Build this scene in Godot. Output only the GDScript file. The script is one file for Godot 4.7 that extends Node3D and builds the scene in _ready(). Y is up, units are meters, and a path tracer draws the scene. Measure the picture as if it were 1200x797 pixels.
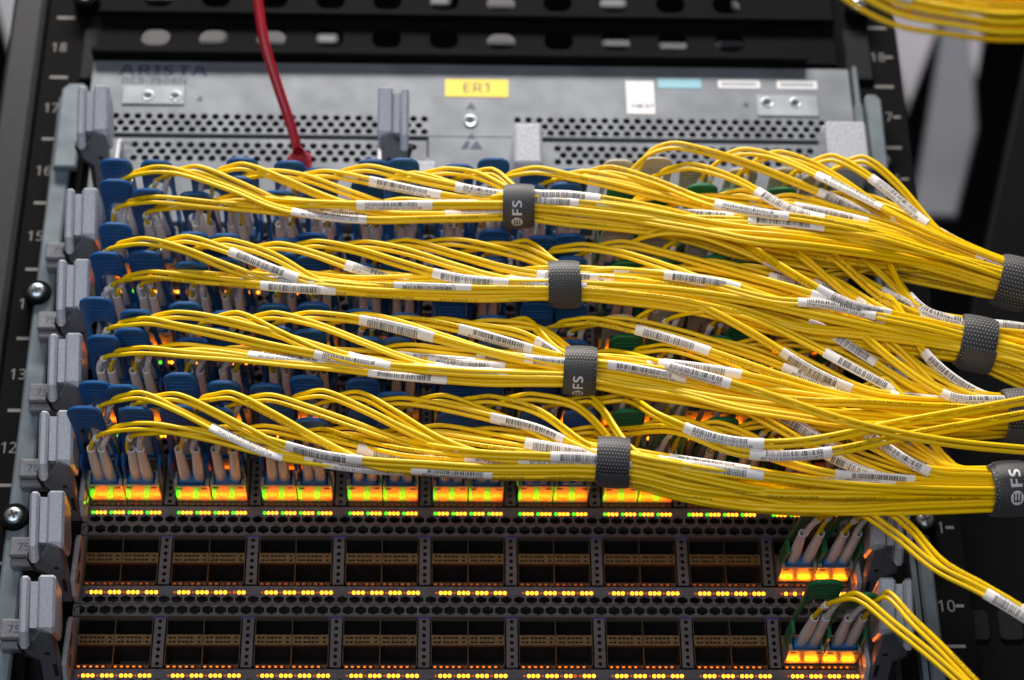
extends Node3D
# Close-up of a rack-mounted switch chassis full of yellow fibre patch cables, seen from below. Lengths in the builders are millimetres; MM turns them into metres.

const MM := 0.001
const U := 44.45                      # one rack unit
const PITCH := 44.4                   # one group of four ports
const GX := -178.9                    # left edge of the first group's lamps
const VIEW := Vector3(0, -0.45, 0.9)  # roughly where a reader of the labels stands

var rng := RandomNumberGenerator.new()
var M := {}
var taken := {}


# ---------------------------------------------------------------- mesh building
class MB:
	var v := PackedVector3Array()
	var n := PackedVector3Array()
	var uv := PackedVector2Array()
	var ix := PackedInt32Array()
	var tf := Transform3D.IDENTITY
	var flip := false

	func place(t: Transform3D) -> MB:
		tf = t
		flip = t.basis.determinant() < 0.0
		return self

	func tri(a: Vector3, b: Vector3, c: Vector3, ua := Vector2.ZERO, ub := Vector2.ZERO, uc := Vector2.ZERO) -> void:
		a = tf * a
		b = tf * b
		c = tf * c
		var nn := (b - a).cross(c - a)
		if nn.length_squared() < 1e-14:
			return
		nn = nn.normalized()
		if flip:
			nn = -nn
		var k := v.size()
		v.append_array([a, b, c])
		n.append_array([nn, nn, nn])
		uv.append_array([ua, ub, uc])
		if flip:
			ix.append_array([k, k + 1, k + 2])
		else:
			ix.append_array([k, k + 2, k + 1])

	func quad(a: Vector3, b: Vector3, c: Vector3, d: Vector3) -> void:
		tri(a, b, c, Vector2(0, 1), Vector2(1, 1), Vector2(1, 0))
		tri(a, c, d, Vector2(0, 1), Vector2(1, 0), Vector2(0, 0))

	func box(lo: Vector3, hi: Vector3, c := 0.0) -> void:      # a box with its edges cut off by c
		var m := (lo + hi) * 0.5
		var h := (hi - lo) * 0.5
		c = minf(c, minf(h.x, minf(h.y, h.z)) * 0.8)
		var ax := [Vector3.RIGHT, Vector3.UP, Vector3.BACK]
		for i in 3:
			for s in [-1.0, 1.0]:
				var a: Vector3 = ax[i] * s
				var b: Vector3 = ax[(i + 1) % 3] * s
				var d: Vector3 = ax[(i + 2) % 3]
				var o: Vector3 = m + a * h[i]
				var p: Vector3 = b * (h[(i + 1) % 3] - c)
				var q: Vector3 = d * (h[(i + 2) % 3] - c)
				quad(o - p - q, o + p - q, o + p + q, o - p + q)
		if c <= 0.0:
			return
		for i in 3:                                            # twelve edges, eight corners
			var e: Vector3 = ax[i]
			var f: Vector3 = ax[(i + 1) % 3]
			var g: Vector3 = ax[(i + 2) % 3]
			for s in [-1.0, 1.0]:
				for t in [-1.0, 1.0]:
					var p1: Vector3 = m + f * s * h[(i + 1) % 3] + g * t * (h[(i + 2) % 3] - c)
					var p2: Vector3 = m + f * s * (h[(i + 1) % 3] - c) + g * t * h[(i + 2) % 3]
					var l: Vector3 = e * (h[i] - c)
					if s * t > 0:
						quad(p1 - l, p1 + l, p2 + l, p2 - l) if s * t < 0 else quad(p1 + l, p1 - l, p2 - l, p2 + l)
					else:
						quad(p1 - l, p1 + l, p2 + l, p2 - l)
		for sx in [-1.0, 1.0]:
			for sy in [-1.0, 1.0]:
				for sz in [-1.0, 1.0]:
					var s := Vector3(sx, sy, sz)
					var px: Vector3 = m + Vector3(sx * h.x, sy * (h.y - c), sz * (h.z - c))
					var py: Vector3 = m + Vector3(sx * (h.x - c), sy * h.y, sz * (h.z - c))
					var pz: Vector3 = m + Vector3(sx * (h.x - c), sy * (h.y - c), sz * h.z)
					if sx * sy * sz > 0:
						tri(px, py, pz)
					else:
						tri(px, pz, py)

	func prism(poly: PackedVector2Array, z0: float, z1: float, bev := 0.0) -> void:   # a polygon in xy drawn out from z0 to z1
		if Geometry2D.is_polygon_clockwise(poly):
			poly = poly.duplicate()
			poly.reverse()
		var k := poly.size()
		var inner := poly.duplicate()
		if bev > 0.0:
			for i in k:
				var e1 := (poly[i] - poly[(i + k - 1) % k]).normalized()
				var e2 := (poly[(i + 1) % k] - poly[i]).normalized()
				var m := Vector2(-e1.y - e2.y, e1.x + e2.x)
				inner[i] = poly[i] + m * bev / maxf(0.35, 0.5 * m.length_squared())
		var t := Geometry2D.triangulate_polygon(inner)
		for i in range(0, t.size(), 3):
			var a := inner[t[i]]
			var b := inner[t[i + 1]]
			var c := inner[t[i + 2]]
			if (b - a).cross(c - a) < 0:
				var w := b
				b = c
				c = w
			tri(Vector3(a.x, a.y, z1), Vector3(b.x, b.y, z1), Vector3(c.x, c.y, z1))
			tri(Vector3(a.x, a.y, z0), Vector3(c.x, c.y, z0), Vector3(b.x, b.y, z0))
		for i in k:
			var j := (i + 1) % k
			var a := poly[i]
			var b := poly[j]
			quad(Vector3(a.x, a.y, z0 + bev), Vector3(b.x, b.y, z0 + bev), Vector3(b.x, b.y, z1 - bev), Vector3(a.x, a.y, z1 - bev))
			if bev > 0.0:
				var c := inner[i]
				var d := inner[j]
				quad(Vector3(a.x, a.y, z1 - bev), Vector3(b.x, b.y, z1 - bev), Vector3(d.x, d.y, z1), Vector3(c.x, c.y, z1))
				quad(Vector3(b.x, b.y, z0 + bev), Vector3(a.x, a.y, z0 + bev), Vector3(c.x, c.y, z0), Vector3(d.x, d.y, z0))

	func cell(x0: float, x1: float, y0: float, y1: float, hole: PackedVector2Array, z: float, deep: float) -> void:
		# a rectangle at z, facing +z, with a convex hole (round its middle) whose walls go deep millimetres back
		var c := Vector2((x0 + x1) / 2, (y0 + y1) / 2)
		var angles := []
		for p in hole:
			angles.append(p.angle())
		for p in [Vector2(x0, y0), Vector2(x1, y0), Vector2(x1, y1), Vector2(x0, y1)]:
			angles.append((p - c).angle())
		angles.sort()
		var ins := []
		var outs := []
		for a in angles:
			var d := Vector2(cos(a), sin(a))
			outs.append(c + d * minf((x1 - x0) / 2 / maxf(absf(d.x), 1e-6), (y1 - y0) / 2 / maxf(absf(d.y), 1e-6)))
			var r := 0.0
			for i in hole.size():
				var p := hole[i]
				var q := hole[(i + 1) % hole.size()]
				var den := d.cross(q - p)
				if absf(den) > 1e-9:
					var t := p.cross(q - p) / den
					var s := p.cross(d) / den
					if t > 0 and s > -1e-4 and s < 1.0001:
						r = maxf(r, t)
			ins.append(c + d * r)
		for i in angles.size():
			var j := (i + 1) % angles.size()
			var a: Vector2 = outs[i]
			var b: Vector2 = outs[j]
			var e: Vector2 = ins[i]
			var f: Vector2 = ins[j]
			quad(Vector3(a.x, a.y, z), Vector3(b.x, b.y, z), Vector3(f.x, f.y, z), Vector3(e.x, e.y, z))
			quad(Vector3(e.x, e.y, z), Vector3(f.x, f.y, z), Vector3(f.x, f.y, z - deep), Vector3(e.x, e.y, z - deep))

	func ring_strip(rings: Array, norms: Array, us: PackedFloat32Array, vs: PackedFloat32Array) -> void:   # rings of points joined into a smooth skin
		var k := v.size()
		var w: int = rings[0].size()
		for i in rings.size():
			var rg: PackedVector3Array = rings[i]
			var nr: PackedVector3Array = norms[i]
			for j in w:
				v.append(tf * rg[j])
				n.append((tf.basis * nr[j]).normalized())
				uv.append(Vector2(us[i], vs[j]))
		var m := rings.size() / 2                              # which way round the faces must run to face along the given normals
		var turn := (v[k + m * w + 1] - v[k + m * w]).cross(v[k + (m - 1) * w] - v[k + m * w]).dot(n[k + m * w]) > 0.0
		for i in rings.size() - 1:
			for j in w - 1:
				var a := k + i * w + j
				if turn:
					ix.append_array([a, a + 1, a + w, a + 1, a + w + 1, a + w])
				else:
					ix.append_array([a, a + w, a + 1, a + 1, a + w, a + w + 1])

	func tube(p: PackedVector3Array, r: float, sides := 8, u_len := 113.0, roll := 0.0, u_off := 0.0, capped := false) -> void:
		var rings := []
		var norms := []
		var us := PackedFloat32Array()
		var vs := PackedFloat32Array()
		for j in sides + 1:
			vs.append(float(j) / sides)
		var s := u_off
		var nn := Vector3.ZERO
		for i in p.size():
			var t := (p[mini(i + 1, p.size() - 1)] - p[maxi(i - 1, 0)]).normalized()
			if i == 0:
				nn = VIEW - t * t.dot(VIEW)
				if nn.length() < 0.3:
					nn = Vector3.UP - t * t.y
				nn = nn.normalized()
			else:
				s += p[i].distance_to(p[i - 1]) / u_len
				nn = (nn - t * t.dot(nn)).normalized()
			var b := t.cross(nn)
			var rg := PackedVector3Array()
			var nr := PackedVector3Array()
			for j in sides + 1:
				var a := TAU * j / sides + roll
				var d := nn * cos(a) + b * sin(a)
				nr.append(d)
				rg.append(p[i] + d * r)
			rings.append(rg)
			norms.append(nr)
			us.append(s)
		ring_strip(rings, norms, us, vs)
		if capped:
			for e in [0, p.size() - 1]:
				var rg: PackedVector3Array = rings[e]
				for j in sides:
					if e == 0:
						tri(p[e], rg[j + 1], rg[j])
					else:
						tri(p[e], rg[j], rg[j + 1])

	func lathe(prof: PackedVector2Array, sides := 16) -> void:      # (radius, height) turned round the z axis
		var rings := []
		var norms := []
		var us := PackedFloat32Array()
		var vs := PackedFloat32Array()
		for j in sides + 1:
			vs.append(float(j) / sides)
		for i in prof.size():
			var t := (prof[mini(i + 1, prof.size() - 1)] - prof[maxi(i - 1, 0)]).normalized()
			var rg := PackedVector3Array()
			var nr := PackedVector3Array()
			for j in sides + 1:
				var a := TAU * j / sides
				rg.append(Vector3(prof[i].x * cos(a), prof[i].x * sin(a), prof[i].y))
				nr.append(Vector3(t.y * cos(a), t.y * sin(a), -t.x))
			rings.append(rg)
			norms.append(nr)
			us.append(float(i) / prof.size())
		ring_strip(rings, norms, us, vs)

	func mesh() -> ArrayMesh:
		var a := []
		a.resize(Mesh.ARRAY_MAX)
		var w := v.duplicate()
		for i in w.size():
			w[i] *= 0.001
		a[Mesh.ARRAY_VERTEX] = w
		a[Mesh.ARRAY_NORMAL] = n
		a[Mesh.ARRAY_TEX_UV] = uv
		a[Mesh.ARRAY_INDEX] = ix
		var m := ArrayMesh.new()
		m.add_surface_from_arrays(Mesh.PRIMITIVE_TRIANGLES, a)
		return m


func numbered(called: String) -> String:
	if not taken.has(called):
		taken[called] = 0
		return called
	taken[called] += 1
	return "%s_%03d" % [called, taken[called]]


func tag(o: Node3D, label: String, category: String, group := "") -> Node3D:
	o.set_meta("label", label)
	if category:
		o.set_meta("category", category)
	if group:
		o.set_meta("group", group)
	return o


func thing(called: String, at: Vector3, label: String, category: String, group := "") -> Node3D:
	var o := Node3D.new()
	o.name = numbered(called)
	o.position = at * MM
	add_child(o)
	return tag(o, label, category, group)


func part(called: String, b: MB, mat: Material, parent: Node3D, at := Vector3.ZERO) -> MeshInstance3D:
	return part_of(called, b.mesh(), mat, parent, at)


func part_of(called: String, mesh: Mesh, mat: Material, parent: Node3D, at := Vector3.ZERO) -> MeshInstance3D:
	var o := MeshInstance3D.new()
	o.name = called if parent != self else numbered(called)
	o.mesh = mesh
	o.material_override = mat
	o.position = at * MM
	parent.add_child(o, true)
	return o


func stuff(o: Node3D) -> void:
	o.set_meta("kind", "stuff")


func hexagon(r: float, squash := 1.0) -> PackedVector2Array:
	var p := PackedVector2Array()
	for i in 6:
		p.append(Vector2(r, 0).rotated(PI / 6 + i * PI / 3) * Vector2(1, squash))
	return p


func disc(r: float, k := 10, squash := 1.0) -> PackedVector2Array:
	var p := PackedVector2Array()
	for i in k:
		p.append(Vector2(r * cos(TAU * i / k), r * squash * sin(TAU * i / k)))
	return p


func round_rect(w: float, h: float, r: float, k := 4) -> PackedVector2Array:
	var p := PackedVector2Array()
	for c in [[1, 1, 0], [-1, 1, 1], [-1, -1, 2], [1, -1, 3]]:
		for i in k + 1:
			var a: float = (c[2] + float(i) / k) * PI / 2
			p.append(Vector2(c[0] * (w / 2 - r) + r * cos(a), c[1] * (h / 2 - r) + r * sin(a)))
	return p


# ---------------------------------------------------------------- lettering
func letters(text: String, bold := false, mono := false) -> Array:       # the triangles of a text one unit high, starting at the origin, and its width
	var t := TextMesh.new()
	var f := SystemFont.new()
	f.font_names = PackedStringArray(["Droid Sans Mono" if mono else "Droid Sans"])
	f.font_weight = 700 if bold else 400
	t.font = f
	t.font_size = 32
	t.pixel_size = 1.0 / 23.0
	t.depth = 0.0
	t.text = text
	t.horizontal_alignment = HORIZONTAL_ALIGNMENT_LEFT
	t.vertical_alignment = VERTICAL_ALIGNMENT_BOTTOM
	var a := t.get_mesh_arrays()
	var p: PackedVector3Array = a[Mesh.ARRAY_VERTEX]
	var index: PackedInt32Array = a[Mesh.ARRAY_INDEX]
	var lo := Vector2(1e9, 1e9)
	var hi := Vector2(-1e9, -1e9)
	for q in p:
		lo = lo.min(Vector2(q.x, q.y))
		hi = hi.max(Vector2(q.x, q.y))
	var out := PackedVector2Array()
	for i in index:
		out.append(Vector2(p[i].x, p[i].y) - lo)
	return [out, hi - lo]


func print_flat(b: MB, text: String, x: float, y: float, z: float, h: float, bold := false, stretch := 1.0) -> float:   # flat print that faces +z
	var l := letters(text, bold)
	var t: PackedVector2Array = l[0]
	var k: float = h / l[1].y
	for i in range(0, t.size(), 3):
		var q := []
		for j in 3:
			q.append(Vector3(x + t[i + j].x * k * stretch, y + t[i + j].y * k, z))
		if (q[1] - q[0]).cross(q[2] - q[0]).z < 0:
			b.tri(q[0], q[2], q[1])
		else:
			b.tri(q[0], q[1], q[2])
	return l[1].x * k * stretch


func print_image(im: Image, text: String, x: float, y: float, w: float, h: float, col: Color, bold := false, turned := false) -> void:   # text fitted to a box of pixels
	var l := letters(text, bold)
	var t: PackedVector2Array = l[0]
	var size: Vector2 = l[1]
	var ss := 3
	var iw := int(ceil(w))
	var ih := int(ceil(h))
	var grid := PackedByteArray()
	grid.resize(iw * ss * ih * ss)
	for i in range(0, t.size(), 3):
		var q := []
		for j in 3:
			q.append(Vector2(t[i + j].x / size.x * w * ss, (1.0 - t[i + j].y / size.y) * h * ss))
		var a: Vector2 = q[0]
		var b: Vector2 = q[1]
		var c: Vector2 = q[2]
		var area := (b - a).cross(c - a)
		if absf(area) < 1e-6:
			continue
		var lo := a.min(b).min(c)
		var hi := a.max(b).max(c)
		for yy in range(maxi(0, int(lo.y)), mini(ih * ss, int(hi.y) + 1)):
			for xx in range(maxi(0, int(lo.x)), mini(iw * ss, int(hi.x) + 1)):
				var p := Vector2(xx + 0.5, yy + 0.5)
				var e1 := (b - a).cross(p - a) / area
				var e2 := (c - b).cross(p - b) / area
				var e3 := (a - c).cross(p - c) / area
				if e1 >= 0 and e2 >= 0 and e3 >= 0:
					grid[yy * iw * ss + xx] = 1
	for yy in ih:
		for xx in iw:
			var s := 0.0
			for k in ss * ss:
				s += grid[(yy * ss + k / ss) * iw * ss + xx * ss + k % ss]
			if s > 0:
				var px := int(x) + (iw - 1 - xx if turned else xx)
				var py := int(y) + (ih - 1 - yy if turned else yy)
				if px >= 0 and py >= 0 and px < im.get_width() and py < im.get_height():
					im.set_pixel(px, py, im.get_pixel(px, py).lerp(col, s / (ss * ss)))


# ---------------------------------------------------------------- materials
func lin(r: float, g: float, b: float) -> Color:
	return Color(r, g, b).linear_to_srgb()


func mat(col: Color, rough := 0.5, metal := 0.0, spec := 0.5) -> StandardMaterial3D:
	var m := StandardMaterial3D.new()
	m.albedo_color = col
	m.roughness = rough
	m.metallic = metal
	m.metallic_specular = spec
	return m


func noise_tex(freq: float, size := 256, lo := 0.75, hi := 1.0, octaves := 4) -> NoiseTexture2D:
	var f := FastNoiseLite.new()
	f.seed = int(freq * 1000.0) + size
	f.noise_type = FastNoiseLite.TYPE_SIMPLEX
	f.frequency = freq
	f.fractal_octaves = octaves
	var t := NoiseTexture2D.new()
	t.width = size
	t.height = size
	t.seamless = true
	t.noise = f
	var g := Gradient.new()
	g.set_color(0, Color(lo, lo, lo))
	g.set_color(1, Color(hi, hi, hi))
	t.color_ramp = g
	return t


func grained(m: StandardMaterial3D, per_metre: float, t: Texture2D, rough_too := true, bump: Texture2D = null, bump_cm := 0.01) -> StandardMaterial3D:
	m.albedo_texture = t
	m.uv1_triplanar = true
	m.uv1_world_triplanar = true
	m.uv1_scale = Vector3.ONE * per_metre
	if rough_too:
		m.roughness_texture = t
		m.roughness_texture_channel = BaseMaterial3D.TEXTURE_CHANNEL_RED
	if bump:
		m.heightmap_enabled = true
		m.heightmap_texture = bump
		m.heightmap_scale = bump_cm
	return m


func lamp_mat(col: Color, energy: float) -> StandardMaterial3D:
	var m := mat(Color(0.1, 0.1, 0.1), 0.3)
	m.emission_enabled = true
	m.emission = col
	m.emission_energy_multiplier = energy
	return m


func fibre_texture() -> ImageTexture:
	var im := Image.create(2048, 64, false, Image.FORMAT_RGB8)
	var f := FastNoiseLite.new()
	f.frequency = 0.02
	for x in 2048:
		for y in 64:
			var k := 1.0 + 0.012 * f.get_noise_2d(x * 0.2, y * 1.0)
			im.set_pixel(x, y, Color(0.945 * k, 0.782 * k, 0.012))
	var ink := Color(0.24, 0.19, 0.05)
	print_image(im, "FS OS2 9/125 SM CABLE OFNR", 60, 27, 560, 11, ink)
	print_image(im, "2024 06 OPTICAL FIBER", 800, 27, 440, 11, ink)
	print_image(im, "E472 60936M 115", 1480, 27, 340, 11, ink)
	return ImageTexture.create_from_image(im)


func label_texture() -> ImageTexture:                  # eight printed labels one below the other
	var im := Image.create(384, 1024, false, Image.FORMAT_RGB8)
	im.fill(Color(0.93, 0.91, 0.89))
	var ink := Color(0.07, 0.07, 0.07)
	var r := RandomNumberGenerator.new()
	r.seed = 41
	for k in 8:
		var serial := "G24072900%05d%04d-310X-%s" % [90000 + k * 7, 1136 + k * 487, "1.5M" if k == 3 else "2M"]
		var mid := k * 128 + 64
		if k % 2 == 0:
			print_image(im, serial, 44, mid - 21, 286, 15, ink)
		var x := 44
		var top := mid - 3 if k % 2 == 0 else mid - 19
		while x < 306:
			var w := 1 + r.randi() % 4
			im.fill_rect(Rect2i(x, top, w, 22 if k % 2 == 0 else 30), ink)
			x += w + 1 + r.randi() % 4
		if k % 2 == 1:
			print_image(im, serial, 60, mid + 15, 240, 10, ink)
	return ImageTexture.create_from_image(im)


func weave_texture(with_print: bool) -> ImageTexture:
	var im := Image.create(512, 256, false, Image.FORMAT_RGB8)
	for x in 512:
		for y in 256:
			var cx := x % 12 - 6
			var cy := (y + (12 if (x / 12) % 2 else 0)) % 24 - 12
			var d := Vector2(cx * 1.1, cy * 0.55).length()
			var k := 0.10 + 0.52 * clampf(1.25 - d / 3.4, 0, 1)
			im.set_pixel(x, y, Color(k, k, k * 1.05))
	for x in 512:                                      # stitched edges
		for y in 10:
			var k := 0.14 + 0.1 * float((x / 6) % 2)
			im.set_pixel(x, y, Color(k, k, k))
			im.set_pixel(x, 255 - y, Color(k, k, k))
	if with_print:
		var w := Color(0.8, 0.8, 0.82)
		for x in range(120, 225):                      # round emblem with three bars cut into it
			for y in range(76, 181):
				var d := Vector2(x - 172, y - 128)
				if d.length() < 50:
					var bar := absf(d.x) < 34 and (absf(d.y - 24) < 6 or absf(d.y) < 6 or absf(d.y + 24) < 6) and d.x > -22
					var join := absf(d.x + 22) < 6 and absf(d.y) < 28
					if not bar and not join:
						im.set_pixel(x, y, w)
		print_image(im, "FS", 246, 84, 130, 88, w, true)
	return ImageTexture.create_from_image(im)


func make_materials() -> void:
	var fine := noise_tex(0.05, 256, 0.82, 1.0)
	var coarse := noise_tex(0.012, 256, 0.86, 1.0, 5)
	var grit := noise_tex(0.25, 256, 0.0, 1.0, 2)
	M.silver = grained(mat(lin(0.20, 0.222, 0.25), 0.46, 0.35), 9.0, coarse, true, grit, 0.004)
	M.plate = grained(mat(lin(0.38, 0.42, 0.46), 0.4, 0.3), 9.0, coarse)
	M.face = grained(mat(lin(0.105, 0.098, 0.10), 0.5, 0.2), 14.0, coarse, true, grit, 0.004)
	M.ear = grained(mat(lin(0.17, 0.21, 0.235), 0.42, 0.2), 12.0, coarse)
	M.lever = grained(mat(lin(0.50, 0.525, 0.575), 0.36, 0.05), 30.0, fine, true, grit, 0.003)
	M.tag = grained(mat(lin(0.21, 0.215, 0.235), 0.45), 30.0, fine)
	M.arm = grained(mat(lin(0.17, 0.178, 0.20), 0.42, 0.2), 30.0, fine)
	M.cage = grained(mat(lin(0.085, 0.058, 0.028), 0.42, 0.4), 25.0, fine)
	M.bar = grained(mat(lin(0.18, 0.115, 0.04), 0.42, 0.35), 25.0, fine)
	M.shell = grained(mat(lin(0.42, 0.38, 0.33), 0.38, 0.55), 25.0, fine)
	M.dark = mat(lin(0.012, 0.012, 0.013), 0.6)
	M.black = grained(mat(lin(0.0045, 0.0045, 0.005), 0.75, 0.0, 0.16), 20.0, fine, false, grit, 0.006)
	M.post = grained(mat(lin(0.013, 0.0135, 0.016), 0.65, 0.0, 0.22), 20.0, fine, false, grit, 0.01)
	M.edge = grained(mat(lin(0.030, 0.031, 0.036), 0.55, 0.0, 0.3), 20.0, fine, false)
	M.mark = mat(lin(0.15, 0.145, 0.135), 0.6)
	M.ink = mat(lin(0.03, 0.04, 0.08), 0.5)
	M.blue_ink = mat(lin(0.015, 0.025, 0.10), 0.5)
	M.blue = grained(mat(lin(0.009, 0.10, 0.31), 0.4), 40.0, fine, false)
	M.clip_blue = mat(lin(0.015, 0.14, 0.38), 0.4)
	M.beige = grained(mat(lin(0.52, 0.47, 0.37), 0.5), 40.0, fine, false)
	M.green = grained(mat(lin(0.008, 0.17, 0.06), 0.45), 40.0, fine, false)
	M.boot = grained(mat(lin(0.83, 0.82, 0.80), 0.55), 60.0, fine, false)
	M.boot.subsurf_scatter_enabled = true
	M.boot.subsurf_scatter_strength = 0.06
	M.sleeve = mat(lin(0.72, 0.70, 0.70), 0.4)
	M.yellow = mat(Color.WHITE, 0.32, 0.0, 0.38)
	M.yellow.albedo_texture = fibre_texture()
	M.yellow.texture_filter = BaseMaterial3D.TEXTURE_FILTER_LINEAR_WITH_MIPMAPS
	M.plain_yellow = mat(lin(0.88, 0.575, 0.001), 0.32, 0.0, 0.42)
	M.label = mat(Color.WHITE, 0.38)
	M.label.albedo_texture = label_texture()
	for k in ["strap", "strap_print"]:
		var w := weave_texture(k == "strap_print")
		M[k] = mat(Color.WHITE, 0.55)
		M[k].albedo_texture = w
		M[k].heightmap_enabled = true
		M[k].heightmap_texture = w
		M[k].heightmap_scale = 0.02
		M[k].rim_enabled = true
		M[k].rim = 0.3
	M.red = grained(mat(lin(0.48, 0.014, 0.032), 0.35), 60.0, fine, false)
	M.sticker = mat(lin(0.80, 0.60, 0.05), 0.45)
	M.paper = mat(lin(0.70, 0.70, 0.72), 0.5)
	M.teal = mat(lin(0.22, 0.46, 0.55), 0.5)
	M.screw = mat(lin(0.50, 0.58, 0.63), 0.28, 0.85)
	M.violet = mat(lin(0.06, 0.05, 0.30), 0.5)
	M.far_wall = grained(mat(lin(0.27, 0.265, 0.31), 0.7), 1.5, coarse)
	M.far_dark = grained(mat(lin(0.10, 0.11, 0.135), 0.6), 1.5, coarse)
	M.tray = grained(mat(lin(0.07, 0.07, 0.078), 0.8), 10.0, coarse)
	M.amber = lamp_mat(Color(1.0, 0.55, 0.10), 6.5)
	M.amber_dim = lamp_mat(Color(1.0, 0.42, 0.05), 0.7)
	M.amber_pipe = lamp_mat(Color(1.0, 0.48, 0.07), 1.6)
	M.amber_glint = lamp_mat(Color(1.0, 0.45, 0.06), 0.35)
	M.green_lamp = lamp_mat(Color(0.28, 1.0, 0.10), 2.2)


# ---------------------------------------------------------------- the scene
func _ready() -> void:
	rng.seed = 20240
	# camera: below the cards, looking up at them
	var cam := Camera3D.new()
	cam.name = "camera"
	cam.transform = Transform3D(Basis(Vector3.UP, -0.03995) * Basis(Vector3.RIGHT, 0.50976) * Basis(Vector3.BACK, -0.01248), Vector3(1.89, -428.35, 952.4) * MM)
	cam.keep_aspect = Camera3D.KEEP_HEIGHT
	var lens := CameraAttributesPhysical.new()
	lens.frustum_focal_length = 70.22
	lens.frustum_focus_distance = 0.975
	lens.frustum_near = 0.05
	lens.frustum_far = 20.0
	lens.exposure_aperture = 5.8
	cam.attributes = lens
	cam.fov = rad_to_deg(2.0 * atan(398.5 / 2331.9))
	cam.near = 0.05
	cam.far = 20.0
	add_child(cam)
	cam.current = true

	var env := Environment.new()
	env.background_mode = Environment.BG_COLOR
	env.background_color = Color(0.03, 0.032, 0.036)
	env.tonemap_mode = Environment.TONE_MAPPER_LINEAR
	env.tonemap_exposure = 1.0
	env.sdfgi_enabled = true
	env.ssao_enabled = true
	env.ssil_enabled = true
	var we := WorldEnvironment.new()
	we.name = "environment"
	we.environment = env
	add_child(we)

	area_light("aisle_lamp", Vector3(-150, 1700, 760), Vector3(0, 60, 40), Vector2(1.3, 0.22), 7.2, Color(1.0, 0.97, 0.94))
	area_light("aisle_lamp_behind", Vector3(420, 2000, -250), Vector3(470, 800, -700), Vector2(1.2, 0.3), 0.3, Color(0.93, 0.94, 1.0))
	area_light("aisle_floor_bounce", Vector3(-250, -420, 1650), Vector3(0, 60, 0), Vector2(1.6, 1.2), 1.75, Color(0.95, 0.96, 1.0))

	make_materials()
	surroundings()
	rack()
	chassis()
	for k in range(1, 7):
		line_card(k)
	transceivers()
	cabling()
	small_things()


func area_light(called: String, at: Vector3, to: Vector3, size: Vector2, energy: float, col: Color) -> void:
	var l := AreaLight3D.new()
	l.name = called
	l.area_size = size
	l.area_normalize_energy = true
	l.light_energy = energy
	l.light_color = col
	l.shadow_enabled = true
	l.area_range = 8.0
	l.position = at * MM
	var d := (to - at).normalized()
	l.basis = Basis.looking_at(d, Vector3.UP if absf(d.y) < 0.95 else Vector3.BACK)
	add_child(l)


func surroundings() -> void:
	var b := MB.new()
	b.box(Vector3(-2500, -900, -2450), Vector3(2600, 2600, -2400))
	part("far_wall", b, M.black, self).set_meta("kind", "structure")
	b = MB.new()
	b.box(Vector3(-2500, -900, -2400), Vector3(2600, -880, 1500))
	part("floor", b, M.post, self).set_meta("kind", "structure")
	# what stands behind the rack, out of focus
	var t := thing("black_cabinet", Vector3(300, 0, 0), "black side panel of the rack beyond the right post, with two shallow slots", "cabinet")
	b = MB.new()
	b.prism(PackedVector2Array([Vector2(-18, -300), Vector2(260, -300), Vector2(260, 420), Vector2(95, 420), Vector2(-18, 60)]), -60, -40, 2)
	part("plate", b, M.black, t)
	for x in [-12.0, 6.0]:
		b = MB.new()
		b.prism(round_rect(13, 17, 3), -40, -38.6, 0.5)
		part("slot_cover", b, M.post, t, Vector3(x, -46, 0))
	var far := [
		["pale slanting cabinet panel just right of the right post, blurred", M.far_wall, [Vector2(479, 983), Vector2(539, 984), Vector2(519, 868), Vector2(480, 776), Vector2(470, 845)]],
		["dim grey slanting cabinet panel between two black gaps, blurred", M.far_dark, [Vector2(552, 984), Vector2(566, 985), Vector2(548, 748), Vector2(513, 640), Vector2(468, 640), Vector2(498, 758)]],
		["small pale wedge of a cabinet panel at the far upper right, blurred", M.far_wall, [Vector2(564, 984), Vector2(582, 985), Vector2(568, 862), Vector2(554, 812), Vector2(549, 857)]]]
	for q in far:
		var c := Vector2.ZERO
		for p in q[2]:
			c += p / q[2].size()
		t = thing("cabinet_panel", Vector3(c.x, c.y, -700), q[0], "cabinet panel", "cabinet panels seen past the upper right of the rack")
		b = MB.new()
		var poly := PackedVector2Array()
		for p in q[2]:
			poly.append(p - c)
		b.prism(poly, -24, 0, 3)
		part("sheet", b, q[1], t)
	t = thing("rear_strut", Vector3(-400, 720, -500), "grey slanting strut seen out of focus past the upper left post", "strut")
	b = MB.new()
	b.prism(PackedVector2Array([Vector2(-40, 110), Vector2(6, 110), Vector2(20, -12), Vector2(24, -80), Vector2(8, -40)]), -16, 0, 2)
	part("bar", b, M.far_dark, t)


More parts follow.
